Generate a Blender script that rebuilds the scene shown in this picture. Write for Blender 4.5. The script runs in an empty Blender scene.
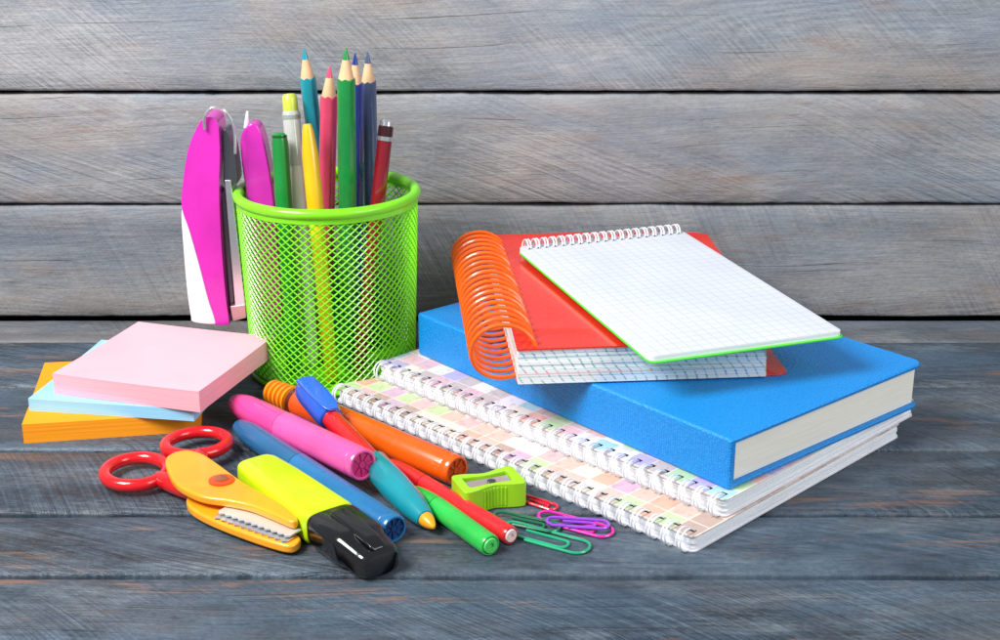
import bpy, bmesh, math, random
from mathutils import Vector, Matrix, noise
S = 0.01   # everything below is written in centimetres
random.seed(4)
scene = bpy.context.scene
col = scene.collection
pi = math.pi

# ------------------------------------------------------------------ materials
def lin(h):
    h = h.lstrip('#')
    out = []
    for i in (0, 2, 4):
        c = int(h[i:i+2], 16) / 255
        out.append(c/12.92 if c <= .04045 else ((c+.055)/1.055)**2.4)
    return (*out, 1)

class NT:
    def __init__(s, m):
        s.t = m.node_tree
    def n(s, typ, **kw):
        nd = s.t.nodes.new(typ)
        for k, v in kw.items(): setattr(nd, k, v)
        return nd
    def l(s, a, b): s.t.links.new(a, b)
    def math(s, op, a, b=None, c=None, clamp=False):
        nd = s.n('ShaderNodeMath', operation=op, use_clamp=clamp)
        for i, v in enumerate((a, b, c)):
            if v is None: continue
            if isinstance(v, (int, float)): nd.inputs[i].default_value = v
            else: s.l(v, nd.inputs[i])
        return nd.outputs[0]
    def mix(s, fac, a, b, blend='MIX'):
        nd = s.n('ShaderNodeMix', data_type='RGBA', blend_type=blend)
        for idx, v in ((0, fac), (6, a), (7, b)):
            if isinstance(v, (int, float)): nd.inputs[idx].default_value = v
            elif isinstance(v, tuple): nd.inputs[idx].default_value = v
            else: s.l(v, nd.inputs[idx])
        return nd.outputs[2]
    def noise(s, vec, scale=1., detail=3., rough=.5, dist=0.):
        nd = s.n('ShaderNodeTexNoise')
        nd.inputs['Scale'].default_value = scale
        nd.inputs['Detail'].default_value = detail
        nd.inputs['Roughness'].default_value = rough
        nd.inputs['Distortion'].default_value = dist
        if vec is not None: s.l(vec, nd.inputs['Vector'])
        return nd.outputs['Fac']
    def vscale(s, vec, sc):
        nd = s.n('ShaderNodeVectorMath', operation='MULTIPLY')
        s.l(vec, nd.inputs[0]); nd.inputs[1].default_value = sc
        return nd.outputs[0]
    def ramp(s, fac, stops, interp='LINEAR'):
        nd = s.n('ShaderNodeValToRGB')
        cr = nd.color_ramp; cr.interpolation = interp
        while len(cr.elements) < len(stops): cr.elements.new(.5)
        for e, (p, c) in zip(cr.elements, stops):
            e.position = p; e.color = c
        s.l(fac, nd.inputs[0])
        return nd.outputs[0]
    def bump(s, h, strength, dist, normal=None):
        nd = s.n('ShaderNodeBump')
        nd.inputs['Strength'].default_value = strength
        nd.inputs['Distance'].default_value = dist
        s.l(h, nd.inputs['Height'])
        if normal is not None: s.l(normal, nd.inputs['Normal'])
        return nd.outputs[0]

def newmat(name):
    m = bpy.data.materials.new(name); m.use_nodes = True
    return m, NT(m), m.node_tree.nodes['Principled BSDF']

def plastic(name, hexc, rough=.35, metal=0., coat=0., var=.10, bump=.0, bscale=600, trans=0., sss=0., spec=.5):
    m, t, p = newmat(name)
    c = lin(hexc)
    tc = t.n('ShaderNodeTexCoord').outputs['Object']
    f = t.noise(tc, 60, 3)
    dark = tuple(x*(1-var) for x in c[:3]) + (1,)
    lite = tuple(min(1, x*(1+var)) for x in c[:3]) + (1,)
    t.l(t.ramp(f, [(.3, dark), (.7, lite)]), p.inputs['Base Color'])
    f2 = t.noise(tc, 220, 4, .6)
    r = t.math('MULTIPLY_ADD', f2, .16, rough-.08)
    t.l(r, p.inputs['Roughness'])
    p.inputs['Metallic'].default_value = metal
    p.inputs['Coat Weight'].default_value = coat
    p.inputs['Specular IOR Level'].default_value = spec
    p.inputs['Transmission Weight'].default_value = trans
    if sss:
        p.inputs['Subsurface Weight'].default_value = sss
        p.inputs['Subsurface Scale'].default_value = .004
    if bump:
        t.l(t.bump(t.noise(tc, bscale, 3), bump, .0004), p.inputs['Normal'])
    return m

def wood(name, cross, stops, pale, pale_amt, warm, warm_amt, cool, cool_amt, saw_amt, ring_amt, rust, dark_amt, bmp, rough, seed=0.):
    m, t, p = newmat(name)
    tc = t.n('ShaderNodeTexCoord').outputs['Object']
    sep = t.n('ShaderNodeSeparateXYZ'); t.l(tc, sep.inputs[0])
    at = t.n('ShaderNodeAttribute', attribute_name='plank')
    tone = t.n('ShaderNodeAttribute', attribute_name='tone')
    cmb = t.n('ShaderNodeCombineXYZ')
    pk = t.math('ADD', at.outputs['Fac'], seed)
    x = t.math('ADD', sep.outputs[0], t.math('MULTIPLY', pk, .731))
    t.l(x, cmb.inputs[0]); t.l(sep.outputs[cross], cmb.inputs[1])
    t.l(t.math('MULTIPLY', pk, 3.7), cmb.inputs[2])
    v0 = cmb.outputs[0]
    wz = t.n('ShaderNodeTexNoise'); wz.inputs['Scale'].default_value = 1; wz.inputs['Detail'].default_value = 1
    t.l(t.vscale(v0, (6, 14, 1)), wz.inputs['Vector'])
    wv = t.n('ShaderNodeVectorMath', operation='MULTIPLY_ADD')
    t.l(wz.outputs['Color'], wv.inputs[0]); wv.inputs[1].default_value = (.0, .02, 0); t.l(v0, wv.inputs[2])
    v = wv.outputs[0]
    A = t.noise(t.vscale(v, (42, 640, 1)), 1, 5, .7)
    B = t.noise(t.vscale(v, (20, 100, 1)), 1, 5, .62)
    C = t.noise(t.vscale(v0, (12, 18, 1)), 1, 6, .65)
    K = t.noise(t.vscale(v0, (420, 500, 1)), 1, 3, .6)
    C2 = t.noise(t.vscale(v0, (9, 22, 2)), 1, 2, .5)
    field = t.noise(t.vscale(v0, (3.2, 15, 1.3)), 1, 2, .45)
    ring = t.math('SINE', t.math('MULTIPLY', field, 170))
    ringm = t.math('MULTIPLY', t.math('SUBTRACT', t.noise(t.vscale(v0, (6, 18, 5)), 1, 2), .40), 4, clamp=True)
    R = t.math('MULTIPLY', ring, ringm)
    rot = t.n('ShaderNodeVectorRotate', rotation_type='Z_AXIS'); t.l(v, rot.inputs['Vector'])
    t.l(t.math('MULTIPLY_ADD', t.math('SINE', t.math('MULTIPLY', pk, 2.1)), .4, -.85), rot.inputs['Angle'])
    saw = t.noise(t.vscale(rot.outputs[0], (680, 20, 1)), 1, 2, .5, .2)
    mask = t.math('MULTIPLY', t.math('SUBTRACT', C2, .38), 5, clamp=True)
    E = t.math('MULTIPLY', t.math('SUBTRACT', saw, .5), mask)
    f = t.math('ADD', t.math('MULTIPLY', A, .14), t.math('MULTIPLY', B, .20))
    f = t.math('ADD', f, t.math('MULTIPLY', K, .16))
    f = t.math('ADD', f, t.math('MULTIPLY', C, .50))
    f = t.math('ADD', f, t.math('MULTIPLY', E, saw_amt))
    f = t.math('ADD', f, t.math('MULTIPLY', R, ring_amt))
    base = t.ramp(f, stops)
    wm = t.math('MULTIPLY', t.math('SUBTRACT', t.noise(t.vscale(v0, (8, 24, 5)), 1, 5, .65), .47), 5, clamp=True)
    base = t.mix(t.math('MULTIPLY', wm, warm_amt), base, warm)
    cm = t.math('MULTIPLY', t.math('SUBTRACT', t.noise(t.vscale(v0, (6, 20, 11)), 1, 5, .65), .46), 5, clamp=True)
    base = t.mix(t.math('MULTIPLY', cm, cool_amt), base, cool)
    pl = t.math('MULTIPLY', t.math('SUBTRACT', t.math('ADD', t.math('MULTIPLY', t.noise(t.vscale(v, (18, 44, 8)), 1, 6, .75), .8), t.math('MULTIPLY', A, .2)), .54), 7, clamp=True)
    base = t.mix(t.math('MULTIPLY', pl, pale_amt), base, pale)
    dk = t.math('MULTIPLY', t.math('SUBTRACT', t.noise(t.vscale(v, (10, 80, 14)), 1, 6, .7), .57), 7, clamp=True)
    base = t.mix(t.math('MULTIPLY', dk, dark_amt), base, lin('#2e343d'))
    fl = t.math('ADD', t.math('MULTIPLY', t.noise(t.vscale(v, (11, 62, 8)), 1, 6, .7), .75), t.math('MULTIPLY', A, .25))
    fl = t.math('MULTIPLY', t.math('SUBTRACT', fl, .550), 11, clamp=True)
    base = t.mix(t.math('MULTIPLY', fl, rust), base, lin('#8d6853'))
    ck = t.math('MULTIPLY', t.math('SUBTRACT', t.noise(t.vscale(v, (9, 700, 2)), 1, 3, .6), .66), 12, clamp=True)
    base = t.mix(t.math('MULTIPLY', ck, dark_amt*1.7), base, lin('#1f2228'))
    tn = t.n('ShaderNodeCombineXYZ')
    for i in range(3): t.l(tone.outputs['Fac'], tn.inputs[i])
    base = t.mix(1., base, tn.outputs[0], 'MULTIPLY')
    t.l(base, p.inputs['Base Color'])
    t.l(t.math('MULTIPLY_ADD', B, .3, rough-.15), p.inputs['Roughness'])
    h = t.math('ADD', t.math('MULTIPLY', A, .5), t.math('MULTIPLY', E, .9))
    h = t.math('ADD', h, t.math('MULTIPLY', K, .35))
    h = t.math('ADD', h, t.math('MULTIPLY', B, .5))
    h = t.math('ADD', h, t.math('MULTIPLY', R, .08))
    h = t.math('SUBTRACT', h, t.math('MULTIPLY', ck, .7))
    t.l(t.bump(h, bmp, .0014), p.inputs['Normal'])
    return m

def paper(name, hexc, ruled=False, lo=.86):
    """stack of sheets: fine horizontal layers along local z"""
    m, t, p = newmat(name)
    tc = t.n('ShaderNodeTexCoord').outputs['Object']
    c = lin(hexc)
    L = t.noise(t.vscale(tc, (14, 14, 2600)), 1, 2, .5)
    L2 = t.noise(t.vscale(tc, (30, 30, 900)), 1, 2, .5)
    f = t.math('ADD', t.math('MULTIPLY', L, .6), t.math('MULTIPLY', L2, .4))
    colr = t.ramp(f, [(.32, tuple(x*lo for x in c[:3])+(1,)), (.55, c)])
    if ruled:
        sep = t.n('ShaderNodeSeparateXYZ'); t.l(tc, sep.inputs[0])
        wob = t.noise(t.vscale(tc, (20, 20, 300)), 1, 2)
        k = t.math('ADD', sep.outputs[0], t.math('MULTIPLY', sep.outputs[2], .7))
        k = t.math('ADD', k, t.math('MULTIPLY', wob, .003))
        fr = t.math('FRACT', t.math('MULTIPLY', k, 230))
        ln = t.math('LESS_THAN', fr, .2)
        brk = t.math('MULTIPLY', t.math('SUBTRACT', t.noise(t.vscale(tc, (60, 60, 1500)), 1, 2), .40), 6, clamp=True)
        zone = t.noise(t.vscale(tc, (4, 4, 260)), 1, 1)
        lc = t.ramp(zone, [(.38, lin('#ea7488')), (.48, lin('#3fb58c')), (.60, lin('#5f80dc'))])
        colr = t.mix(t.math('MULTIPLY', t.math('MULTIPLY', ln, brk), .8), colr, lc)
        band = t.math('MULTIPLY', t.math('GREATER_THAN', t.noise(t.vscale(tc, (2, 2, 700)), 1, 1), .57), .5)
        colr = t.mix(band, colr, lc)
    t.l(colr, p.inputs['Base Color'])
    p.inputs['Roughness'].default_value = .8
    p.inputs['Specular IOR Level'].default_value = .2
    t.l(t.bump(f, .3, .0003), p.inputs['Normal'])
    return m

def gridpaper(name):
    m, t, p = newmat(name)
    tc = t.n('ShaderNodeTexCoord').outputs['Object']
    sep = t.n('ShaderNodeSeparateXYZ'); t.l(tc, sep.inputs[0])
    ls = []
    for i in (0, 1):
        fr = t.math('FRACT', t.math('MULTIPLY', sep.outputs[i], 205))
        ls.append(t.math('LESS_THAN', fr, .09))
    ln = t.math('MAXIMUM', ls[0], ls[1])
    base = t.ramp(t.noise(tc, 25, 3), [(.3, lin('#cdd1da')), (.7, lin('#d7dbe3'))])
    t.l(t.mix(t.math('MULTIPLY', ln, .4), base, lin('#9aa5bd')), p.inputs['Base Color'])
    p.inputs['Roughness'].default_value = .75
    p.inputs['Specular IOR Level'].default_value = .2
    return m

def patchwork(name, cell, stops, seed):
    m, t, p = newmat(name)
    tc = t.n('ShaderNodeTexCoord').outputs['Object']
    sn = t.n('ShaderNodeVectorMath', operation='FLOOR')
    sc = t.vscale(tc, (100/cell, 100/cell, 0)); t.l(sc, sn.inputs[0])
    ad = t.n('ShaderNodeVectorMath', operation='ADD'); t.l(sn.outputs[0], ad.inputs[0]); ad.inputs[1].default_value = (seed, seed*2, 0)
    wn = t.n('ShaderNodeTexWhiteNoise', noise_dimensions='3D'); t.l(ad.outputs[0], wn.inputs['Vector'])
    colr = t.ramp(wn.outputs['Value'], stops, 'CONSTANT')
    colr = t.mix(.18, colr, lin('#efe8e6'))
    fr = t.n('ShaderNodeVectorMath', operation='FRACTION'); t.l(sc, fr.inputs[0])
    sp = t.n('ShaderNodeSeparateXYZ'); t.l(fr.outputs[0], sp.inputs[0])
    e = t.math('MAXIMUM', t.math('LESS_THAN', sp.outputs[0], .07), t.math('LESS_THAN', sp.outputs[1], .07))
    colr = t.mix(t.math('MULTIPLY', e, .7), colr, lin('#efe6df'))
    bl = t.noise(t.vscale(tc, (260, 260, 1)), 1, 3)
    colr = t.mix(t.math('MULTIPLY', t.math('GREATER_THAN', bl, .58), .25), colr, lin('#a88478'))
    t.l(colr, p.inputs['Base Color'])
    p.inputs['Roughness'].default_value = .4
    return m

def clothcover(name, hexc):
    m, t, p = newmat(name)
    tc = t.n('ShaderNodeTexCoord').outputs['Object']
    c = lin(hexc)
    vo = t.n('ShaderNodeTexVoronoi'); vo.inputs['Scale'].default_value = 850; vo.inputs['Randomness'].default_value = .35
    t.l(tc, vo.inputs['Vector'])
    d = vo.outputs['Distance']
    base = t.ramp(d, [(.1, tuple(min(1, x*1.08) for x in c[:3])+(1,)), (.75, tuple(x*.72 for x in c[:3])+(1,))])
    t.l(base, p.inputs['Base Color'])
    p.inputs['Roughness'].default_value = .34
    t.l(t.bump(t.math('SUBTRACT', 1, d), .85, .0006), p.inputs['Normal'])
    return m

M_table = wood('table_wood', 1, [(.38, lin('#212b36')), (.46, lin('#3a4754')), (.54, lin('#505f6d')), (.66, lin('#75838f'))], lin('#8b979f'), .38, lin('#5f544d'), .46, lin('#38536a'), .42, .26, .02, .75, .36, .85, .46)
wall_stops = [(.36, lin('#6c6e74')), (.46, lin('#84868b')), (.54, lin('#959699')), (.68, lin('#aeaeb0'))]
wa = (lin('#bfbdbb'), .40, lin('#a29184'), .55, lin('#7b8b9e'), .52, .28, .014, .36, .16, .6, .6)
M_wall = wood('wall_wood', 2, wall_stops, *wa)
M_wallstrip = wood('wall_strip_wood', 1, [(.36, lin('#4a4f57')), (.46, lin('#646a72')), (.54, lin('#787e86')), (.68, lin('#949a a0'.replace(' ', '')))], *wa, seed=3.)
M_dark = plastic('gap_shadow_wood', '#0d0b09', .95, spec=.1)  # near-black colour standing in for shade in plank gaps and punched holes
M_green = plastic('lime_enamel', '#82e61e', .32, coat=.2, spec=.5)
M_white_wire = plastic('white_wire', '#e6e9f0', .25, coat=.3)
M_orange_wire = plastic('orange_wire', '#ff6510', .3, coat=.3)
M_blue = clothcover('blue_cloth_cover', '#1698f2')
M_pages = paper('cream_pages', '#f4efe2', lo=.9)
M_wpages = paper('white_pages', '#f1f3f7')
M_lpages = paper('lined_pages', '#f0f2f5', ruled=True)
M_grid = gridpaper('squared_paper')
M_red = plastic('red_cover', '#e42e20', .28, coat=.4, var=.06)
M_gcard = plastic('green_card', '#55d83a', .5)
M_patchA = patchwork('patch_cover_a', 1.0, [(0, lin('#eab3ba')), (.14, lin('#f1e9d8')), (.28, lin('#cbb4ab')), (.42, lin('#b2d89c')), (.56, lin('#ecaea0')), (.68, lin('#f1e8f0')), (.80, lin('#b9a8da')), (.92, lin('#a0d2dc'))], 3)
M_patchB = patchwork('patch_cover_b', 1.0, [(0, lin('#d9b8a8')), (.15, lin('#efe2d0')), (.28, lin('#b39484')), (.42, lin('#e2a98c')), (.54, lin('#bcd69a')), (.64, lin('#f1e8e6')), (.80, lin('#cfa6c8')), (.88, lin('#e8b4b8'))], 9)
M_chrome = plastic('steel', '#e2e5ea', .2, metal=.85, var=.05)
M_dsteel = plastic('dark_steel', '#6a6d76', .3, metal=.8)
M_black = plastic('black_plastic', '#0c0d10', .16, coat=.6)
M_magenta = plastic('magenta_plastic', '#d92cb8', .25, coat=.4)
M_whitepl = plastic('white_plastic', '#f1eef4', .28, coat=.3)
M_redpl = plastic('red_plastic', '#d8141c', .22, coat=.5)
M_yorange = plastic('yellow_orange_plastic', '#f9a51e', .3, coat=.3)
M_lime = plastic('fluorescent_lime', '#c2e614', .3, coat=.3)
M_sharp = plastic('sharpener_lime', '#a0dc22', .3, coat=.3)
M_woodtip = plastic('pencil_wood', '#deb48a', .6, var=.2)

# ------------------------------------------------------------------ geometry helpers
def rotz(deg): return Matrix.Rotation(math.radians(deg), 4, 'Z')
def root(name, label, cat, loc, rot=None, group=None):
    e = bpy.data.objects.new(name, None); e.empty_display_size = .01
    e.matrix_basis = Matrix.Translation(Vector(loc)*S) @ (rot if rot is not None else Matrix.Identity(4))
    e['label'] = label; e['category'] = cat
    if group: e['group'] = group
    col.objects.link(e)
    return e
def axis_rot(A, B):
    X = (Vector(B)-Vector(A)).normalized()
    up = Vector((0, 0, 1)) if abs(X.z) < .8 else Vector((0, -1, 0))
    Y = up.cross(X).normalized(); Z = X.cross(Y)
    return Matrix((X, Y, Z)).transposed().to_4x4()

def make(name, geo, mat, parent=None, smooth=True, bevel=0, seg=3, off=(0, 0, 0), angle=35, label=None):
    verts, faces = geo
    me = bpy.data.meshes.new(name)
    o3 = Vector(off)
    me.from_pydata([(Vector(v)-o3)*S for v in verts], [], faces)
    me.validate()
    bm = bmesh.new(); bm.from_mesh(me)
    bmesh.ops.remove_doubles(bm, verts=bm.verts, dist=1e-6)
    bmesh.ops.recalc_face_normals(bm, faces=bm.faces)
    bm.to_mesh(me); bm.free()
    if smooth:
        me.shade_smooth(); me.set_sharp_from_angle(angle=math.radians(angle))
    me.materials.append(mat)
    o = bpy.data.objects.new(name, me); col.objects.link(o)
    if parent is not None: o.parent = parent
    if label: o['label'] = label
    if bevel:
        b = o.modifiers.new('bevel', 'BEVEL'); b.width = bevel*S; b.segments = seg
        b.limit_method = 'ANGLE'; b.angle_limit = math.radians(40); b.harden_normals = True
    return o

def join(*geos):
    V, F = [], []
    for v, f in geos:
        k = len(V); V += [tuple(p) for p in v]; F += [tuple(i+k for i in q) for q in f]
    return V, F
def xf(geo, M):
    return [tuple(M @ Vector(v)) for v in geo[0]], geo[1]

def box(x0, x1, y0, y1, z0, z1):
    v = [(x, y, z) for x in (x0, x1) for y in (y0, y1) for z in (z0, z1)]
    return v, [(0, 1, 3, 2), (4, 6, 7, 5), (0, 4, 5, 1), (2, 3, 7, 6), (0, 2, 6, 4), (1, 5, 7, 3)]
def rrect(x0, x1, y0, y1, r, n=5):
    rs = r if isinstance(r, (list, tuple)) else [r]*4
    out = []
    for (cx, cy, a), rr in zip(((x0, y0, 180), (x1, y0, 270), (x1, y1, 0), (x0, y1, 90)), rs):
        sx = 1 if cx == x0 else -1; sy = 1 if cy == y0 else -1
        for i in range(n+1):
            t = math.radians(a+90*i/n)
            out.append((cx+sx*rr+rr*math.cos(t), cy+sy*rr+rr*math.sin(t)))
    return out
def prism(poly, z0, z1, axis='z'):
    n = len(poly)
    f3 = (lambda p, z: (p[0], p[1], z)) if axis == 'z' else (lambda p, z: (p[0], z, p[1]))
    v = [f3(p, z0) for p in poly]+[f3(p, z1) for p in poly]
    f = [tuple(range(n)), tuple(range(n, 2*n))]+[(i, (i+1) % n, n+(i+1) % n, n+i) for i in range(n)]
    return v, f
def ringprism(outer, inner, z0, z1):
    n = len(outer)
    v = [(p[0], p[1], z) for z in (z0, z1) for p in outer]+[(p[0], p[1], z) for z in (z0, z1) for p in inner]
    f = []
    for i in range(n):
        j = (i+1) % n
        f += [(i, j, n+j, n+i), (2*n+i, 2*n+j, 3*n+j, 3*n+i), (i, j, 2*n+j, 2*n+i), (n+i, n+j, 3*n+j, 3*n+i)]
    return v, f
def catmull(P, n=5, closed=True):
    out = []; N = len(P)
    rng = range(N) if closed else range(N-1)
    for i in rng:
        if closed: a, b, c, d = P[i-1], P[i], P[(i+1) % N], P[(i+2) % N]
        else: a, b, c, d = P[max(i-1, 0)], P[i], P[i+1], P[min(i+2, N-1)]
        for k in range(n):
            t = k/n
            out.append(tuple(.5*((2*b[m])+(-a[m]+c[m])*t+(2*a[m]-5*b[m]+4*c[m]-d[m])*t*t+(-a[m]+3*b[m]-3*c[m]+d[m])*t**3) for m in range(len(b))))
    if not closed: out.append(tuple(P[-1]))
    return out
def lathe(prof, seg=40, phase=0.):
    V, F = [], []
    for x, r in prof:
        for i in range(seg):
            a = 2*pi*(i+phase)/seg
            V.append((x, max(r, 1e-5)*math.cos(a), max(r, 1e-5)*math.sin(a)))
    m = len(prof)
    for k in range(m-1):
        for i in range(seg):
            j = (i+1) % seg
            F.append((k*seg+i, k*seg+j, (k+1)*seg+j, (k+1)*seg+i))
    F.append(tuple(range(seg))); F.append(tuple(range((m-1)*seg, m*seg)))
    return V, F
def loft(secs, seg=40, e=4.):
    V, F = [], []
    for x, hy, hz, zc in secs:
        for i in range(seg):
            a = 2*pi*i/seg; c, s = math.cos(a), math.sin(a)
            V.append((x, hy*math.copysign(abs(c)**(2/e), c), zc+hz*math.copysign(abs(s)**(2/e), s)))
    m = len(secs)
    for k in range(m-1):
        for i in range(seg):
            j = (i+1) % seg
            F.append((k*seg+i, k*seg+j, (k+1)*seg+j, (k+1)*seg+i))
    F.append(tuple(range(seg))); F.append(tuple(range((m-1)*seg, m*seg)))
    return V, F
def tube(pts, r, closed=False, seg=8):
    P = [Vector(p) for p in pts]; N = len(P)
    V, F = [], []
    def tan(i):
        a = P[i-1] if (i > 0 or closed) else P[i]
        b = P[(i+1) % N] if (i < N-1 or closed) else P[i]
        return (b-a).normalized()
    T0 = tan(0); up = Vector((0, 0, 1)) if abs(T0.z) < .9 else Vector((1, 0, 0))
    U = T0.cross(up).normalized()
    for i in range(N):
        T = tan(i)
        U = (U-T*U.dot(T)).normalized(); W = T.cross(U)
        rr = r(i/(N-1)) if callable(r) else r
        for k in range(seg):
            a = 2*pi*k/seg
            V.append(tuple(P[i]+rr*(math.cos(a)*U+math.sin(a)*W)))
    for i in range(N if closed else N-1):
        j = (i+1) % N
        for k in range(seg):
            l = (k+1) % seg
            F.append((i*seg+k, i*seg+l, j*seg+l, j*seg+k))
    if not closed:
        F.append(tuple(range(seg))); F.append(tuple(range((N-1)*seg, N*seg)))
    return V, F

# ------------------------------------------------------------------ setting: planks
def planks(name, edges, horizontal, base, mat, x0=-75, x1=75, nx=300, mat2=None):
    V, F, A, Tn, MI = [], [], [], [], []
    for idx, (a0, a1, tone) in enumerate(edges):
        cross = [(0, -1.4), (0, -.16), (.05, -.06), (.15, 0)] + [('m', i/6) for i in range(1, 6)] + [(-.15, 0), (-.05, -.06), (0.0001, -.16), (0.0001, -1.4)]
        m = len(cross); k0 = len(V)
        for i in range(nx+1):
            x = x0+(x1-x0)*i/nx
            w0 = .08*noise.noise(Vector((x*.2, idx*5.1, 0)))+.04*noise.noise(Vector((x*1.7, idx*5.1, 3)))
            w1 = .08*noise.noise(Vector((x*.2, idx*5.1, 9)))+.04*noise.noise(Vector((x*1.7, idx*5.1, 7)))
            for j, (c, d) in enumerate(cross):
                if c == 'm':
                    a = a0+(a1-a0)*d; n = .03*noise.noise(Vector((x*.1, a*.4, idx)))
                elif j < 5: a = a0+c+w0; n = d
                else: a = a1+c+w1; n = d
                V.append((x, a, base+n) if horizontal else (x, base-n, a))
        for i in range(nx):
            for j in range(m-1):
                F.append((k0+i*m+j, k0+i*m+j+1, k0+(i+1)*m+j+1, k0+(i+1)*m+j))
                A.append(idx+1.0); Tn.append(tone); MI.append(1 if (mat2 and idx == 0) else 0)
    me = bpy.data.meshes.new(name); me.from_pydata([Vector(v)*S for v in V], [], F)
    at = me.attributes.new('plank', 'FLOAT', 'FACE'); at.data.foreach_set('value', A)
    at = me.attributes.new('tone', 'FLOAT', 'FACE'); at.data.foreach_set('value', Tn)
    me.materials.append(mat)
    if mat2: me.materials.append(mat2)
    me.polygons.foreach_set('material_index', MI)
    me.shade_smooth(); me.set_sharp_from_angle(angle=math.radians(50))
    me.update()
    bm = bmesh.new(); bm.from_mesh(me); bmesh.ops.recalc_face_normals(bm, faces=bm.faces); bm.to_mesh(me); bm.free()
    o = bpy.data.objects.new(name, me); col.objects.link(o)
    return o
tab = planks('tabletop', [(-.92, 2.36, .74), (-7.2, -1.12, 1.02), (-14.5, -7.40, 1.0), (-20.5, -14.76, .88), (-25.3, -20.80, .95), (-32, -25.62, 1.02), (-38.5, -32.2, 1), (-45, -38.7, 1)], True, 0, M_table, mat2=M_wallstrip)
tab['kind'] = 'structure'; tab['label'] = 'weathered blue-grey painted plank tabletop'
wall = root('plank_wall', 'wall of horizontal weathered grey wooden planks', 'wall', (0, 2.4, 0))
wp = planks('planks', [(.16, 6.40, .90), (6.56, 12.36, .98), (12.58, 19.2, 1.04), (19.4, 25.6, 1), (25.8, 32, 1)], False, 2.42, M_wall)
wp.location = (0, -2.4*S, 0); wp.parent = wall
bk = make('gap_shade_backing', box(-75, 75, 3.3, 3.6, -1, 32), M_dark, wall, smooth=False, off=(0, 2.4, 0))  # dark sheet added behind the wall planks, paints the shade in their gaps
und = make('gap_shade_underlay', box(-75, 75, -45, 3.25, -1.35, -1.1), M_dark, None, smooth=False)  # dark sheet added under the table planks, shade of the gaps as colour
und['kind'] = 'structure'

# ------------------------------------------------------------------ pencil cup
CX, CY = -8.3, -4.6
cup = root('pencil_cup', 'lime green wire mesh pencil cup standing on the planks', 'pencil holder', (CX, CY, 0))
def rad(z): return 4.0+.30*z/9
N = 62; st = .182; z0 = .3; rows = int((8.85-z0)/st)
V, F = [], []
for j in range(rows+1):
    for i in range(N):
        a = 2*pi*(i+.5*(j % 2))/N; r = rad(z0+j*st)
        V.append((r*math.cos(a), r*math.sin(a), z0+j*st))
for j in range(rows-1):
    for i in range(N):
        if j % 2 == 0: l, rr = (i-1) % N, i
        else: l, rr = i, (i+1) % N
        F.append((j*N+i, (j+1)*N+rr, (j+2)*N+i, (j+1)*N+l))
mesh = make('mesh_side', (V, F), M_green, cup, smooth=False)
w = mesh.modifiers.new('wire', 'WIREFRAME'); w.thickness = .105*S; w.use_even_offset = False; w.use_boundary = True
def circ(r, z, n=96, sx=1.): return [(r*math.cos(2*pi*i/n), r*math.sin(2*pi*i/n), z) for i in range(n)]
make('rim', tube(circ(4.24, 8.95), .25, True, 14), M_green, cup)
def vert_ring(r0, r1, za, zb, n=96):
    v = [(r*math.cos(2*pi*i/n), r*math.sin(2*pi*i/n), z) for r, z in ((r0, za), (r1, zb), (r1-.1, zb), (r0-.1, za)) for i in range(n)]
    f = [(k*n+i, k*n+(i+1) % n, ((k+1) % 4)*n+(i+1) % n, ((k+1) % 4)*n+i) for k in range(4) for i in range(n)]
    return v, f
make('rim_band', vert_ring(rad(8.5)+.06, rad(9)+.03, 8.5, 8.95), M_green, cup)
make('base', join(vert_ring(4.07, 4.08, .02, .42), prism([p[:2] for p in circ(3.95, 0, 72)], .05, .15)), M_green, cup)
make('base_ring', tube(circ(4.05, .14), .13, True, 10), M_green, cup)

# ------------------------------------------------------------------ things in the cup
def pencil(A, B, r, hexc, label):
    L = (Vector(B)-Vector(A)).length
    e = root('pencil', label, 'pencil', A, axis_rot(A, B), 'pencils and pens standing in the cup')
    m = plastic('paint_'+hexc[1:], hexc, .25, coat=.5)
    V, F = lathe([(0, r*.93), (.05, r), (L-1.55, r)], 36)
    V = [(x, y*(1-.045*abs(math.sin(3*math.atan2(z, y)))), z*(1-.045*abs(math.sin(3*math.atan2(z, y))))) for x, y, z in V]
    V = [((x+.16*abs(math.sin(3*math.atan2(z, y)))) if x > L-2 else x, y, z) for x, y, z in V]
    make('shaft', (V, F), m, e, angle=50)
    make('wood_cone', lathe([(L-1.62, r*.93), (L-1.5, r*.90), (L-.48, r*.36)], 24), M_woodtip, e)
    make('lead_tip', lathe([(L-.55, r*.41), (L-.1, r*.14), (L, 0.02)], 16), m, e)
    return e
pencil((-8.3, -2.3, .25), (-9.3, -3.1, 15.6), .39, '#1795a8', 'sharpened turquoise pencil leaning slightly in the green cup')
pencil((-8.9, -4.3, .25), (-8.0, -4.1, 14.9), .41, '#d9446a', 'sharpened rose pink pencil standing point up in the green cup')
pencil((-7.5, -5.4, .25), (-7.05, -5.5, 15.95), .43, '#16883f', 'sharpened green pencil standing point up in the green cup')
pencil((-7.3, -3.4, .25), (-6.78, -4.1, 15.5), .36, '#1c2f8a', 'sharpened navy blue pencil standing point up in the green cup')
pencil((-6.5, -2.2, .25), (-6.30, -3.0, 15.4), .38, '#46567c', 'sharpened slate blue pencil standing point up in the green cup')

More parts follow.
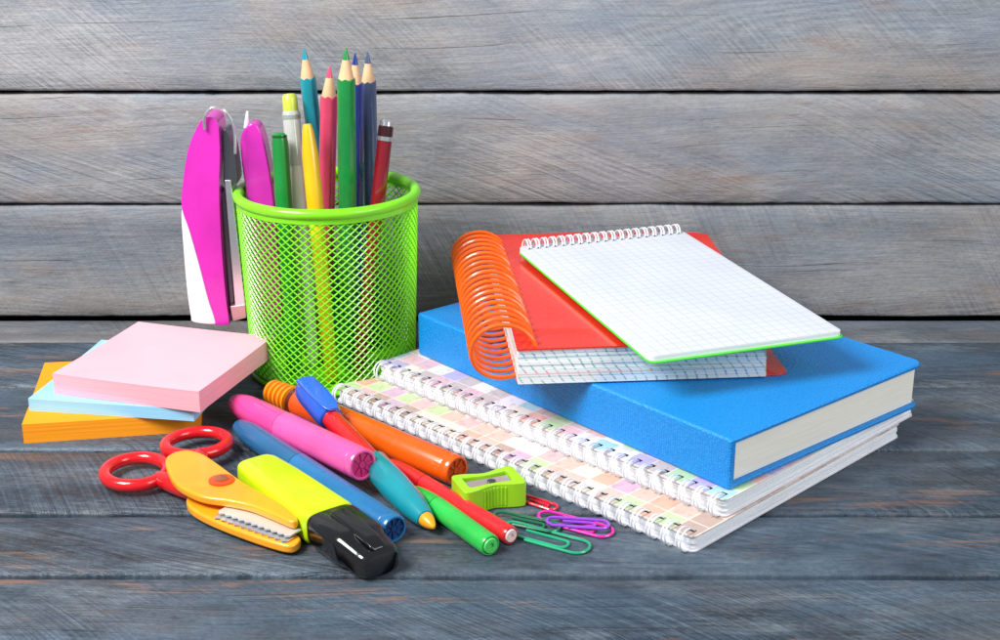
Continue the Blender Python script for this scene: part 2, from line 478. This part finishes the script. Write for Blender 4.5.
def upright(name, cat, label, A, B, parts):
    e = root(name, label, cat, A, axis_rot(A, B), 'pencils and pens standing in the cup')
    for nm, prof, m in parts:
        make(nm, lathe(prof, 28), m, e)
    return e
def Ln(A, B): return (Vector(B)-Vector(A)).length
A, B = (-6.9, -6.3, .25), (-5.35, -4.5, 12.45); L = Ln(A, B)
upright('pen', 'pen', 'slim dark red pen with silver trim leaning in the cup', A, B, [
    ('barrel', [(0, .2), (.4, .32), (L-1.0, .36), (L-1.0, .3)], plastic('dark_red', '#861022', .2, coat=.6)),
    ('collar', [(L-1.0, .38), (L-.8, .38)], M_chrome),
    ('cap', [(L-.8, .37), (L-.35, .36), (L-.3, .3)], plastic('near_black', '#3a1218', .2, coat=.6)),
    ('cap_end', [(L-.3, .33), (L-.1, .31), (L, .2)], M_chrome)])
A, B = (-9.3, -5.3, .25), (-10.05, -3.5, 13.5); L = Ln(A, B)
upright('gel_pen', 'pen', 'clear white gel pen with a yellow-green cap end', A, B, [
    ('barrel', [(0, .15), (.6, .36), (L-3.4, .37), (L-3.4, .3)], plastic('milky_plastic', '#dfe6dc', .2, sss=.2, coat=.4)),
    ('cap', [(L-3.4, .42), (L-.9, .42), (L-.8, .36)], plastic('milky_cap', '#eef4ee', .15, coat=.4, trans=.45)),
    ('refill', [(L-3.38, .2), (L-1.4, .18), (L-1.3, .1)], plastic('refill_grey', '#8c9a70', .3)),
    ('band', [(L-1.2, .44), (L-1.0, .44)], plastic('grey_band', '#9aa39a', .3)),
    ('cap_end', [(L-.85, .37), (L-.15, .36), (L-.03, .28), (L, .1)], plastic('yellow_green_end', '#c9d84a', .25, coat=.4))])
A, B = (-10.1, -5.9, .25), (-10.4, -4.9, 11.9); L = Ln(A, B)
upright('marker_pen', 'marker pen', 'slim dark green felt pen standing in the green cup', A, B, [
    ('barrel', [(0, .3), (.1, .38), (L-4.2, .38), (L-4.2, .3)], plastic('green_barrel', '#1c8f42', .3, coat=.3)),
    ('cap', [(L-4.2, .41), (L-.5, .39), (L-.1, .33), (L, .2)], plastic('deep_green', '#178a3a', .25, coat=.5)),
    ('band', [(L-.3, .33), (L-.2, .36), (L-.1, .34)], plastic('deep_green_ring', '#0d5a26', .25, coat=.5))])
A, B = (-8.1, -7.3, .25), (-8.98, -5.55, 12.45); L = Ln(A, B)
upright('marker_pen', 'marker pen', 'yellow felt pen with a tapered cap in the green cup', A, B, [
    ('barrel', [(0, .25), (.1, .32), (L-4.6, .36), (L-4.6, .3)], plastic('yellow_barrel', '#f2d21e', .3, coat=.3)),
    ('cap', [(L-4.6, .40), (L-1.4, .39), (L-.3, .26), (L-.02, .19), (L, .1)], plastic('yellow_cap', '#f0bc14', .25, coat=.5))])

# ------------------------------------------------------------------ stapler hooked over the rim
SO = (-13.2, -4.6, 2.4)
stp = root('stapler', 'magenta and white stapler opened and hooked over the cup rim', 'stapler', SO)
white = catmull([(-15.16, 8.3), (-14.78, 6.9), (-14.45, 5.2), (-14.2, 3.8), (-13.95, 2.75), (-14.05, 2.5), (-15.0, 2.62), (-15.12, 2.95), (-15.2, 4.2), (-15.22, 6.2)], 4)
mag = catmull([(-13.95, 12.55), (-13.5, 12.75), (-13.15, 12.4), (-13.15, 11.0), (-13.3, 9.3), (-13.37, 6.6), (-13.33, 4.0), (-13.25, 2.65), (-13.35, 2.5), (-13.95, 2.5), (-13.92, 2.75), (-14.17, 3.8), (-14.42, 5.2), (-14.75, 6.95), (-15.13, 8.35), (-15.0, 9.6), (-14.6, 11.3)], 4)
make('grip', prism(white, -5.45, -3.75, 'y'), M_whitepl, stp, bevel=.16, off=SO)
make('upper_arm', prism(mag, -5.5, -3.7, 'y'), M_magenta, stp, bevel=.2, off=SO)
make('staple_channel', join(prism([(-13.05, 9.7), (-12.75, 9.7), (-12.42, 3.2), (-12.95, 2.9)], -5.3, -3.95, 'y')), M_chrome, stp, bevel=.05, off=SO)
make('channel_plate', prism([(-13.33, 9.0), (-13.15, 9.2), (-13.05, 3.2), (-13.25, 2.9)], -5.0, -4.1, 'y'), M_dsteel, stp, bevel=.03, off=SO)
make('channel_nose', prism([(-13.2, 3.4), (-12.42, 3.5), (-12.42, 2.8), (-13.1, 2.6)], -5.35, -3.9, 'y'), plastic('pinkish_nose', '#c89aa0', .3, metal=.4), stp, bevel=.05, off=SO)
make('hinge', prism(catmull([(-13.0, 12.0), (-12.8, 12.1), (-12.55, 11.3), (-12.45, 10.2), (-12.5, 9.5), (-13.1, 9.4), (-13.1, 10.4), (-13.05, 11.4)], 3), -5.2, -4.0, 'y'), M_dsteel, stp, bevel=.08, off=SO)
make('spring_wire', tube(catmull([(-13.75, -5.62, 12.2), (-13.7, -5.65, 12.8), (-13.35, -5.65, 13.2), (-12.9, -5.62, 13.15), (-12.6, -5.5, 12.8), (-12.4, -5.45, 12.1), (-12.45, -5.4, 11.0)], 4, False), .075), M_chrome, stp, off=SO)
lower = catmull([(-12.3, 11.5), (-12.05, 12.05), (-11.65, 12.3), (-11.3, 11.9), (-11.05, 10.6), (-10.85, 8.6), (-10.75, 5.5), (-10.8, 2.8), (-11.2, 2.4), (-11.9, 2.8), (-11.95, 5.5), (-12.15, 8.6), (-12.3, 10.3)], 4)
make('lower_arm', prism(lower, -4.75, -3.5, 'y'), M_magenta, stp, bevel=.22, off=SO)
make('hinge_pin', tube([(-12.05, -4.3, 12.0), (-11.95, -4.3, 12.8)], lambda t: .14-.08*t, seg=12), M_whitepl, stp, off=SO)

# ------------------------------------------------------------------ sticky note blocks
def sticky(label, hexc, loc, ang, size, th):
    e = root('sticky_note_block', label, 'sticky notes', loc, rotz(ang), 'sticky note blocks stacked together')
    m = paper('paper_'+hexc[1:], hexc, lo=.9)
    V, F = [], []; lay = 14; n = 12
    outl = []
    h = size/2
    for i in range(4*n):
        s, k = divmod(i, n); t = -1+2*k/n
        outl.append([(t, -1), (1, t), (-t, 1), (-1, -t)][s])
    for l in range(lay+1):
        z = th*l/lay; dx = random.uniform(-.002, .002); dy = random.uniform(-.002, .002)
        for (a, b) in outl: V.append((a*h+dx, b*h+dy, z+(.03*(a*a*b*b) if l == lay else 0)))
    k = 4*n
    for l in range(lay):
        for i in range(k): F.append((l*k+i, l*k+(i+1) % k, (l+1)*k+(i+1) % k, (l+1)*k+i))
    F.append(tuple(range(k))); F.append(tuple(range(lay*k, (lay+1)*k)))
    make('paper_stack', (V, F), m, e, smooth=False)
sticky('orange sticky note block lying on the planks under a blue one', '#ff9f20', (-17.75, -9.6, 0), 10, 7.6, .88)
sticky('light blue sticky note block between the orange and pink ones', '#9ad4f2', (-16.6, -9.2, .89), -9, 7.7, .55)
sticky('thick pink sticky note block on top of the blue one', '#fbb4c0', (-15.45, -9.4, 1.46), -17, 7.3, .95)

# ------------------------------------------------------------------ A5 spiral notebooks
def rings(L, zc, r, n, y0=.4, wire=.040):
    g = []
    for i in range(n):
        y = y0+(L-2*y0)*i/(n-1)
        for d in (-.085, .085):
            lean = random.uniform(-.04, .04)
            pts = [(.06+r*math.cos(2*pi*k/20)*1.1, y+d+(.05+lean)*math.sin(2*pi*k/20), zc+r*math.sin(2*pi*k/20)) for k in range(20)]
            g.append(tube(pts, wire, True, 6))
    return join(*g)
def spiralbook(label, loc, ang, W, L, th, patch, n):
    e = root('spiral_notebook', label, 'notebook', loc, rotz(ang), 'patterned spiral notebooks in the stack')
    make('back_cover', prism(rrect(0, W, 0, L, .3), .02, .07), M_whitepl, e, smooth=False)
    g = []; zz = .072; k = 11; dz = (th-.052-zz)/k
    for i in range(k):
        j = random.uniform(.0, .06)
        g.append(prism(rrect(.06+j, W-.06-j, .03+j, L-.06, .28), zz+i*dz, zz+(i+1)*dz-.004))
    make('pages', join(*g), M_wpages, e, smooth=False)
    make('front_cover', prism(rrect(0, W, 0, L, .3), th-.05, th), patch, e, smooth=False)
    hole = join(*[box(.36, .54, .4+(L-.8)*i/(n-1)-.13, .4+(L-.8)*i/(n-1)+.13, th-.01, th+.004) for i in range(n)])
    make('punched_holes', hole, M_dark, e, smooth=False)
    make('wire_binding', rings(L, .46, .43, n), M_white_wire, e)
    return e
spiralbook('patchwork-covered white wire spiral notebook lying on the planks', (7.15, -23.9, 0), 45.2, 15.0, 21.0, .68, M_patchB, 29)
spiralbook('pastel patchwork spiral notebook lying on another notebook', (8.5, -22.4, .69), 44.8, 14.1, 20.4, .76, M_patchA, 29)

# ------------------------------------------------------------------ blue book
bb = root('book', 'thick blue textured hardback book lying on two spiral notebooks', 'book', (8.75, -21.6, 1.46), rotz(40.6))
W, L, T = 12.75, 19.5, 2.12
cg = join(prism(rrect(0, W, 0, L, [.12, .5, .5, .12]), 0, .22), prism(rrect(0, W, 0, L, [.12, .5, .5, .12]), T-.24, T),
          box(-.02, .34, .01, L-.01, .06, T-.06))
make('cover', cg, M_blue, bb, bevel=.1, seg=4)
make('page_block', prism(rrect(.3, W-.28, .22, L-.22, .1), .23, T-.25), M_pages, bb, smooth=False)

# ------------------------------------------------------------------ red notebook with orange coil
rb = root('spiral_notebook', 'red notebook with an orange plastic coil on the blue book', 'notebook', (.7, -16.2, 3.59), rotz(4.9))
W, L = 11.7, 15.6
def slab(x0, x1, y0, y1, zb, zt, r=.4, n=14):
    nx = 12; V, F = [], []
    for j in range(n+1):
        y = y0+(y1-y0)*j/n
        ins = 0
        for yy in (y-y0, y1-y):
            if yy < r: ins = max(ins, r-math.sqrt(max(0, r*r-(r-yy)**2)))
        for i in range(nx+1):
            x = x0+(x1-ins-x0)*i/nx
            V.append((x, y, zb(x, y))); V.append((x, y, zt(x, y)))
    idx = lambda i, j, k: (j*(nx+1)+i)*2+k
    for j in range(n):
        for i in range(nx):
            F.append((idx(i, j, 0), idx(i+1, j, 0), idx(i+1, j+1, 0), idx(i, j+1, 0)))
            F.append((idx(i, j, 1), idx(i+1, j, 1), idx(i+1, j+1, 1), idx(i, j+1, 1)))
        for i in (0, nx): F.append((idx(i, j, 0), idx(i, j+1, 0), idx(i, j+1, 1), idx(i, j, 1)))
    for i in range(nx):
        for j in (0, n): F.append((idx(i, j, 0), idx(i+1, j, 0), idx(i+1, j, 1), idx(i, j, 1)))
    return V, F
top = lambda x, y: 1.56+.03*y+.08*math.sin(x/W*pi)-.012*x
make('back_cover', prism(rrect(0, W-.1, .25, L, .5), 0, .06), M_red, rb, bevel=.015)
NL = 9; gs = []
for i in range(NL):
    a0, a1 = i/NL, (i+1)/NL-.008
    dx = random.uniform(-.09, .06)-.12*a0; dy = random.uniform(0, .04)+.08*a0
    gs.append(slab(.05, W-.75+dx, .0+dy, L-.15, (lambda a: lambda x, y: .07+(top(x, y)-.08)*a)(a0), (lambda a: lambda x, y: .07+(top(x, y)-.08)*a)(a1), n=10))
make('pages', join(*gs), M_lpages, rb, smooth=False)
make('front_cover', slab(0, W-.3, 0.0, L, lambda x, y: top(x, y), lambda x, y: top(x, y)+.07, r=.5, n=40), M_red, rb)
turns = 20; pts = []
for i in range(turns*28+1):
    a = 2*pi*i/28
    pts.append((-.5+1.36*math.cos(a), .3+14.9*i/(turns*28), 1.30+1.24*math.sin(a)))
make('coil_binding', tube(pts, .1, False, 8), M_orange_wire, rb)

# ------------------------------------------------------------------ squared pad on top
pad = root('spiral_pad', 'white squared-paper pad with green backing on the red notebook', 'notepad', (5.95, -18.1, 5.33), rotz(20) @ Matrix.Rotation(math.radians(1.9), 4, 'X'))
W, L = 8.9, 14.8
make('green_backing', prism(rrect(-.06, W+.1, -.12, L, .4), 0, .07), M_gcard, pad, bevel=.015)
make('paper_sheets', prism(rrect(0, W, 0, L, .3), .075, .27), M_wpages, pad, smooth=False)
make('top_sheet', prism(rrect(0.02, W-.02, 0.02, L-.02, .3), .272, .285), M_grid, pad, smooth=False)
g = []
n = 19
for i in range(n):
    x = .4+(W-.8)*i/(n-1)
    for d in (-.07, .07):
        g.append(tube([(x+d+.04*math.sin(2*pi*k/18), L-.1+.4*math.cos(2*pi*k/18), .22+.4*math.sin(2*pi*k/18)) for k in range(18)], .042, True, 6))
make('wire_binding', join(*g), M_white_wire, pad)
make('punched_holes', join(*[box(.4+(W-.8)*i/(n-1)-.1, .4+(W-.8)*i/(n-1)+.1, L-.58, L-.42, .28, .29) for i in range(n)]), M_dark, pad, smooth=False)

# ------------------------------------------------------------------ markers and pens on the table
GM = 'felt pens lying on the planks'
def fins(x, r):
    g = []
    for i in range(8):
        a = 2*pi*i/8
        R = Matrix.Rotation(a, 4, 'X')
        g.append(xf(box(x, x+.05, r*.28, r*.78, -.045, .045), R))
    return join(*g)
def marker(label, A, B, r, hb, hc, hend, cap=.42, ribs=None, plain=False):
    L = Ln(A, B)
    e = root('marker_pen', label, 'marker pen', A, axis_rot(A, B), GM)
    mb = plastic('body_'+hb[1:], hb, .26, coat=.5, sss=.05); mc = plastic('cap_'+hc[1:], hc, .26, coat=.5)
    me_ = plastic('end_'+hend[1:], hend, .35)
    xc = L*cap
    if ribs:
        prof = [(-.1, r*.5), (-.04, r*.68)]
        for k in range(5):
            x = k*.34; rr = r*(.86+.03*k)
            prof += [(x, rr), (x+.05, rr*1.05), (x+.17, rr*1.05), (x+.2, rr*.8), (x+.31, rr*.8)]
        make('ribbed_grip', lathe(prof), plastic('rib_'+ribs[1:], ribs, .3, coat=.3), e)
        make('grip_collar', lathe([(1.7, r*.98), (1.95, r*.98)]), plastic('collar_dark', '#5a2414', .3), e)
        prof = [(1.95, r*.95), (2.2, r), (xc, r), (xc, r*.9)]
    else:
        prof = [(0, r*.4), (.06, r*.6), (.3, r*.72), (.8, r*.86), (1.3, r*.95), (xc, r*.98), (xc, r*.9)]
    make('cap', lathe(prof), mc, e)
    make('barrel', lathe([(xc+.01, r*.9), (xc+.05, r), (L-.5, r), (L-.45, r*.97), (L-.4, r), (L-.08, r), (L, r*.92), (L, r*.8), (L-.12, r*.78)]), mb, e)
    if plain:
        make('end_plug', lathe([(L-.13, r*.77), (L-.02, r*.76), (L+.06, r*.66), (L+.06, r*.3), (L-.02, r*.24)]), me_, e)
    else:
        make('end_plug', join(lathe([(L-.14, r*.77), (L-.11, r*.77)]), lathe([(L-.12, r*.24), (L-.04, r*.22)], 16), fins(L-.1, r)), me_, e)
    return e
marker('thick pink marker resting on a blue marker and a pen', (-12.1, -11.0, .68), (-5.45, -19.3, 1.46), .66, '#f45aa6', '#f0489a', '#d82878')
marker('blue marker lying beside the yellow highlighter', (-11.5, -13.45, .58), (-3.95, -23.05, .58), .56, '#1f6fa8', '#1a608f', '#0f3c74')
marker('orange marker with ribbed end lying beside the spiral notebook', (-10.6, -9.6, .66), (-1.75, -18.15, .66), .64, '#f2600e', '#f0551a', '#c8480c', cap=.45, ribs='#ff9a1e')
marker('slim red felt pen with a pale end', (-4.6, -16.8, .38), (.4, -23.15, .38), .36, '#e0222a', '#d01820', '#f7d9d4', cap=.3, plain=True)
marker('slim green felt pen with a light green end', (-3.4, -19.5, .42), (-.35, -24.0, .42), .42, '#2fb84a', '#1fae3c', '#58d868', cap=.3, plain=True)

A, B = (-8.75, -12.1, 1.78), (-2.5, -22.6, .42); L = Ln(A, B)
pn = root('ballpoint_pen', 'chunky pen with blue top, red barrel and turquoise nose', 'pen', A, axis_rot(A, B))
make('blue_top', lathe([(-.2, .15), (-.15, .36), (.1, .48), (.6, .56), (2.6, .58), (2.9, .52), (2.95, .42)]), plastic('pen_blue', '#2159c4', .22, coat=.5), pn)
make('clip', loft([(-.1, .2, .05, .42), (.1, .42, .12, .56), (1.4, .46, .08, .61), (2.6, .40, .07, .60), (2.95, .30, .06, .55), (3.1, .16, .05, .52)], 24, 3), plastic('pen_clip', '#2c66d8', .2, coat=.5), pn)
make('red_barrel', lathe([(2.95, .36), (3.0, .42), (7.0, .44), (7.0, .4)]), M_redpl, pn)
make('nose_cone', lathe([(7.0, .50), (7.15, .60), (9.0, .61), (10.4, .56), (L-1.2, .46), (L-.7, .36), (L-.66, .28)]), plastic('pen_teal', '#1992a0', .22, coat=.5), pn)
make('writing_tip', lathe([(L-.68, .30), (L-.45, .28), (L-.15, .16), (L, .06)], 24), M_yorange, pn)

# highlighter
A, B = (-10.05, -18.0, 0), (-4.1, -25.75, 0); L = Ln(A, B)
hl = root('highlighter', 'flat fluorescent yellow-green highlighter with a black cap', 'highlighter', A, axis_rot(A, B))
make('body', loft([(0, .62, .42, .68), (.08, .8, .56, .68), (.4, .9, .62, .68), (2, 1.0, .66, .68), (5.9, 1.06, .68, .69), (6.0, 1.0, .62, .69)], 48, 4.5), M_lime, hl)
make('collar', loft([(5.98, .98, .6, .69), (6.25, .98, .6, .69)], 48, 4.5), M_black, hl)
make('cap', loft([(6.2, 1.0, .62, .69), (6.26, 1.08, .69, .7), (6.4, 1.1, .70, .7), (7.9, 1.1, .69, .7), (8.25, 1.04, .66, .68), (8.45, .94, .6, .62), (9.2, .86, .54, .56), (9.42, .80, .50, .54), (9.56, .7, .42, .52), (9.6, .5, .3, .5)], 48, 3.6), M_black, hl)
make('clip', loft([(6.5, .3, .05, 1.36), (6.7, .36, .12, 1.42), (8.8, .34, .09, 1.30), (9.3, .3, .07, 1.16), (9.4, .2, .05, 1.06)], 28, 4), M_black, hl)

# ------------------------------------------------------------------ craft scissors
SC = (-10.9, -20.0, 0)
sc = root('craft_scissors', 'zigzag craft scissors with red finger rings and orange guards', 'scissors', SC)
def oval(cx, cy, rx, ry, ang, z, n=40):
    out = []
    for i in range(n):
        a = 2*pi*i/n; x, y = rx*math.cos(a), ry*math.sin(a); c, s = math.cos(ang), math.sin(ang)
        out.append((cx+c*x-s*y, cy+s*x+c*y, z))
    return out
h1 = join(tube(oval(-14.95, -17.75, 1.25, 1.35, .5, .45), .27, True, 12),
          tube(catmull([(-13.9, -18.4, .45), (-13.3, -18.9, .5), (-12.5, -19.5, .5), (-11.6, -20.1, .45)], 5, False), lambda t: .3+.1*math.sin(pi*t), seg=12))
h2 = join(tube(oval(-12.95, -15.35, 1.3, 1.2, .3, .62), .27, True, 12),
          tube(catmull([(-12.6, -16.4, .6), (-12.45, -17.2, .62), (-12.1, -18.2, .55), (-11.8, -18.9, .5)], 5, False), lambda t: .3+.1*math.sin(pi*t), seg=12))
make('finger_ring', h1, M_redpl, sc, off=SC); make('finger_ring', h2, M_redpl, sc, off=SC)
up = catmull([(-13.7, -17.6), (-13.1, -16.95), (-12.3, -17.3), (-11.5, -18.2), (-10.0, -20.1), (-8.5, -21.6), (-7.7, -22.7), (-7.55, -23.2), (-7.8, -23.3), (-8.5, -22.75), (-9.5, -22.0), (-10.4, -21.6), (-11.6, -21.2), (-12.7, -20.2), (-13.4, -18.8)], 4)
make('upper_guard', prism(up, .72, 1.08), M_yorange, sc, bevel=.14, off=SC)
lo = catmull([(-12.3, -20.0), (-11.3, -20.4), (-9.9, -21.4), (-8.4, -22.8), (-7.6, -23.2), (-7.4, -23.7), (-7.7, -24.1), (-8.4, -23.85), (-9.9, -22.9), (-11.4, -21.75), (-12.2, -20.8)], 4)
make('lower_guard', prism(lo, .12, .5), M_yorange, sc, bevel=.12, off=SC)
def zig(P, Q, wd, n, amp):
    P, Q = Vector(P), Vector(Q); d = (Q-P).normalized(); nn = Vector((d.y, -d.x)); L = (Q-P).length
    top_ = [P+d*L*i/n+nn*(amp if i % 2 else 0) for i in range(n+1)]
    return [tuple(p) for p in top_]+[tuple(Q-nn*wd), tuple(P-nn*wd)]
bl_m = plastic('bright_blade', '#dfe1e4', .3, metal=.5, var=.04)
make('blade', prism(zig((-10.8, -21.75), (-7.75, -23.75), .6, 22, .13), .64, .70), bl_m, sc, smooth=False, off=SC)
make('blade', prism(zig((-10.95, -21.95), (-7.85, -23.95), .4, 22, .11), .53, .58), M_chrome, sc, smooth=False, off=SC)
make('pivot_ring', xf(lathe([(1.05, .5), (1.15, .5), (1.17, .45)], 32), Matrix.Translation((-11.0, -19.95, 0)) @ Matrix.Rotation(-pi/2, 4, 'Y')), plastic('red_orange', '#ee4a18', .3, coat=.3), sc, off=SC)
make('pivot_screw', xf(lathe([(1.15, .27), (1.22, .27), (1.25, .2)], 28), Matrix.Translation((-11.0, -19.95, 0)) @ Matrix.Rotation(-pi/2, 4, 'Y')), plastic('brass_screw', '#c9805a', .3, metal=.7), sc, off=SC)

# ------------------------------------------------------------------ sharpener
sh = root('pencil_sharpener', 'lime green pencil sharpener with a steel blade on the planks', 'pencil sharpener', (-.45, -19.75, 0), rotz(22))
def waist(P, k):
    return [(x, y*(1-k*math.exp(-(x/.62)**2))) for x, y in P]
def dense(P, n=4):
    return [(P[i][0]+(P[(i+1) % len(P)][0]-P[i][0])*k/n, P[i][1]+(P[(i+1) % len(P)][1]-P[i][1])*k/n) for i in range(len(P)) for k in range(n)]
o_ = waist(dense(rrect(-1.32, 1.32, -.84, .84, .2), 8), .32); i_ = waist(dense(rrect(-.95, .95, -.48, .48, .12), 8), .2)
make('body', join(ringprism(o_, i_, .02, 1.1), prism(rrect(-1.0, 1.0, -.4, .4, .1), .05, .3)), M_sharp, sh, bevel=.07, angle=50)
ridges = join(*[box(x-.035, x+.035, s*(.84*(1-.32*math.exp(-(x/.62)**2)))-.04, s*(.84*(1-.32*math.exp(-(x/.62)**2)))+.04, .15, .95) for s in (-1, 1) for x in (-.45, -.3, -.15, 0, .15, .3, .45)])
make('grip_ridges', ridges, M_sharp, sh, bevel=.02, seg=2)
make('blade', xf(box(-.92, .92, -.33, .28, -.03, .03), Matrix.Translation((0, .02, .88)) @ Matrix.Rotation(math.radians(14), 4, 'X')), M_chrome, sh, bevel=.015, seg=1)
make('screw', xf(lathe([(0, .17), (.1, .17), (.12, .12)], 20), Matrix.Translation((.1, -.05, .91)) @ Matrix.Rotation(-pi/2, 4, 'Y')), M_dsteel, sh)

# ------------------------------------------------------------------ paper clips
def clip_path():
    p = [(.9, .18), (1.6, .18)]
    def arc(cx, cy, r, a0, a1, n=9): return [(cx+r*math.cos(math.radians(a0+(a1-a0)*i/n)), cy+r*math.sin(math.radians(a0+(a1-a0)*i/n))) for i in range(n+1)]
    p += arc(2.35, -.04, .22, 90, -90)
    p += arc(.4, .07, .33, 270, 90)
    p += arc(2.9, 0, .4, 90, -90)
    p += [(2.0, -.4), (1.2, -.4)]
    return [(x, y, .06) for x, y in p]
def clip(label, hexc, loc, ang, sc_):
    e = root('paper_clip', label, 'paper clip', loc, rotz(ang), 'coloured paper clips scattered on the planks')
    pts = [(x*sc_, y*sc_*1.15, .055+(.04 if i > 12 else 0)) for i, (x, y, _) in enumerate(clip_path())]
    make('bent_wire', tube(pts, .06, False, 8), plastic('vinyl_'+hexc[1:], hexc, .25, coat=.5), e)
clip('green vinyl-coated paper clip lying on the planks', '#1fa878', (0., -21.8, 0), -30, 1.15)
clip('dark green paper clip tucked near the sharpener', '#176e4c', (-.3, -20.95, .02), -24, .85)
clip('magenta paper clip lying beside the wire binding', '#e82aa8', (1.45, -20.85, 0), -30, .98)
clip('purple paper clip overlapping a magenta one', '#9a48d8', (1.75, -21.65, .12), -8, .74)
clip('red paper clip half hidden beside the notebook binding', '#e0203a', (.75, -19.3, 0), -36, .55)

# ------------------------------------------------------------------ light, world, camera
wd = bpy.data.worlds.new('World'); scene.world = wd; wd.use_nodes = True
wd.node_tree.nodes['Background'].inputs[0].default_value = (.88, .94, 1, 1)
wd.node_tree.nodes['Background'].inputs[1].default_value = .33
def area(name, loc, target, size, power, color):
    l = bpy.data.lights.new(name, 'AREA'); l.shape = 'SQUARE'; l.size = size*S; l.energy = power; l.color = color
    o = bpy.data.objects.new(name, l); col.objects.link(o)
    o.location = Vector(loc)*S
    o.rotation_euler = (Vector(target)-Vector(loc)).to_track_quat('-Z', 'Y').to_euler()
area('key_softbox', (-52, -48, 70), (2, -5, 6), 36, 12.6, (1, .985, .965))
area('fill_softbox', (70, -60, 50), (5, -12, 3), 50, 4.4, (.96, .98, 1))
cam = bpy.data.cameras.new('camera'); cam.lens = 50; cam.sensor_width = 36; cam.clip_start = .01; cam.clip_end = 20
co = bpy.data.objects.new('camera', cam); col.objects.link(co)
co.location = (0, -.696, .252); co.rotation_euler = (math.radians(90-19.3), 0, 0)
scene.camera = co
scene.view_settings.view_transform = 'Standard'; scene.view_settings.look = 'None'; scene.view_settings.exposure = 0
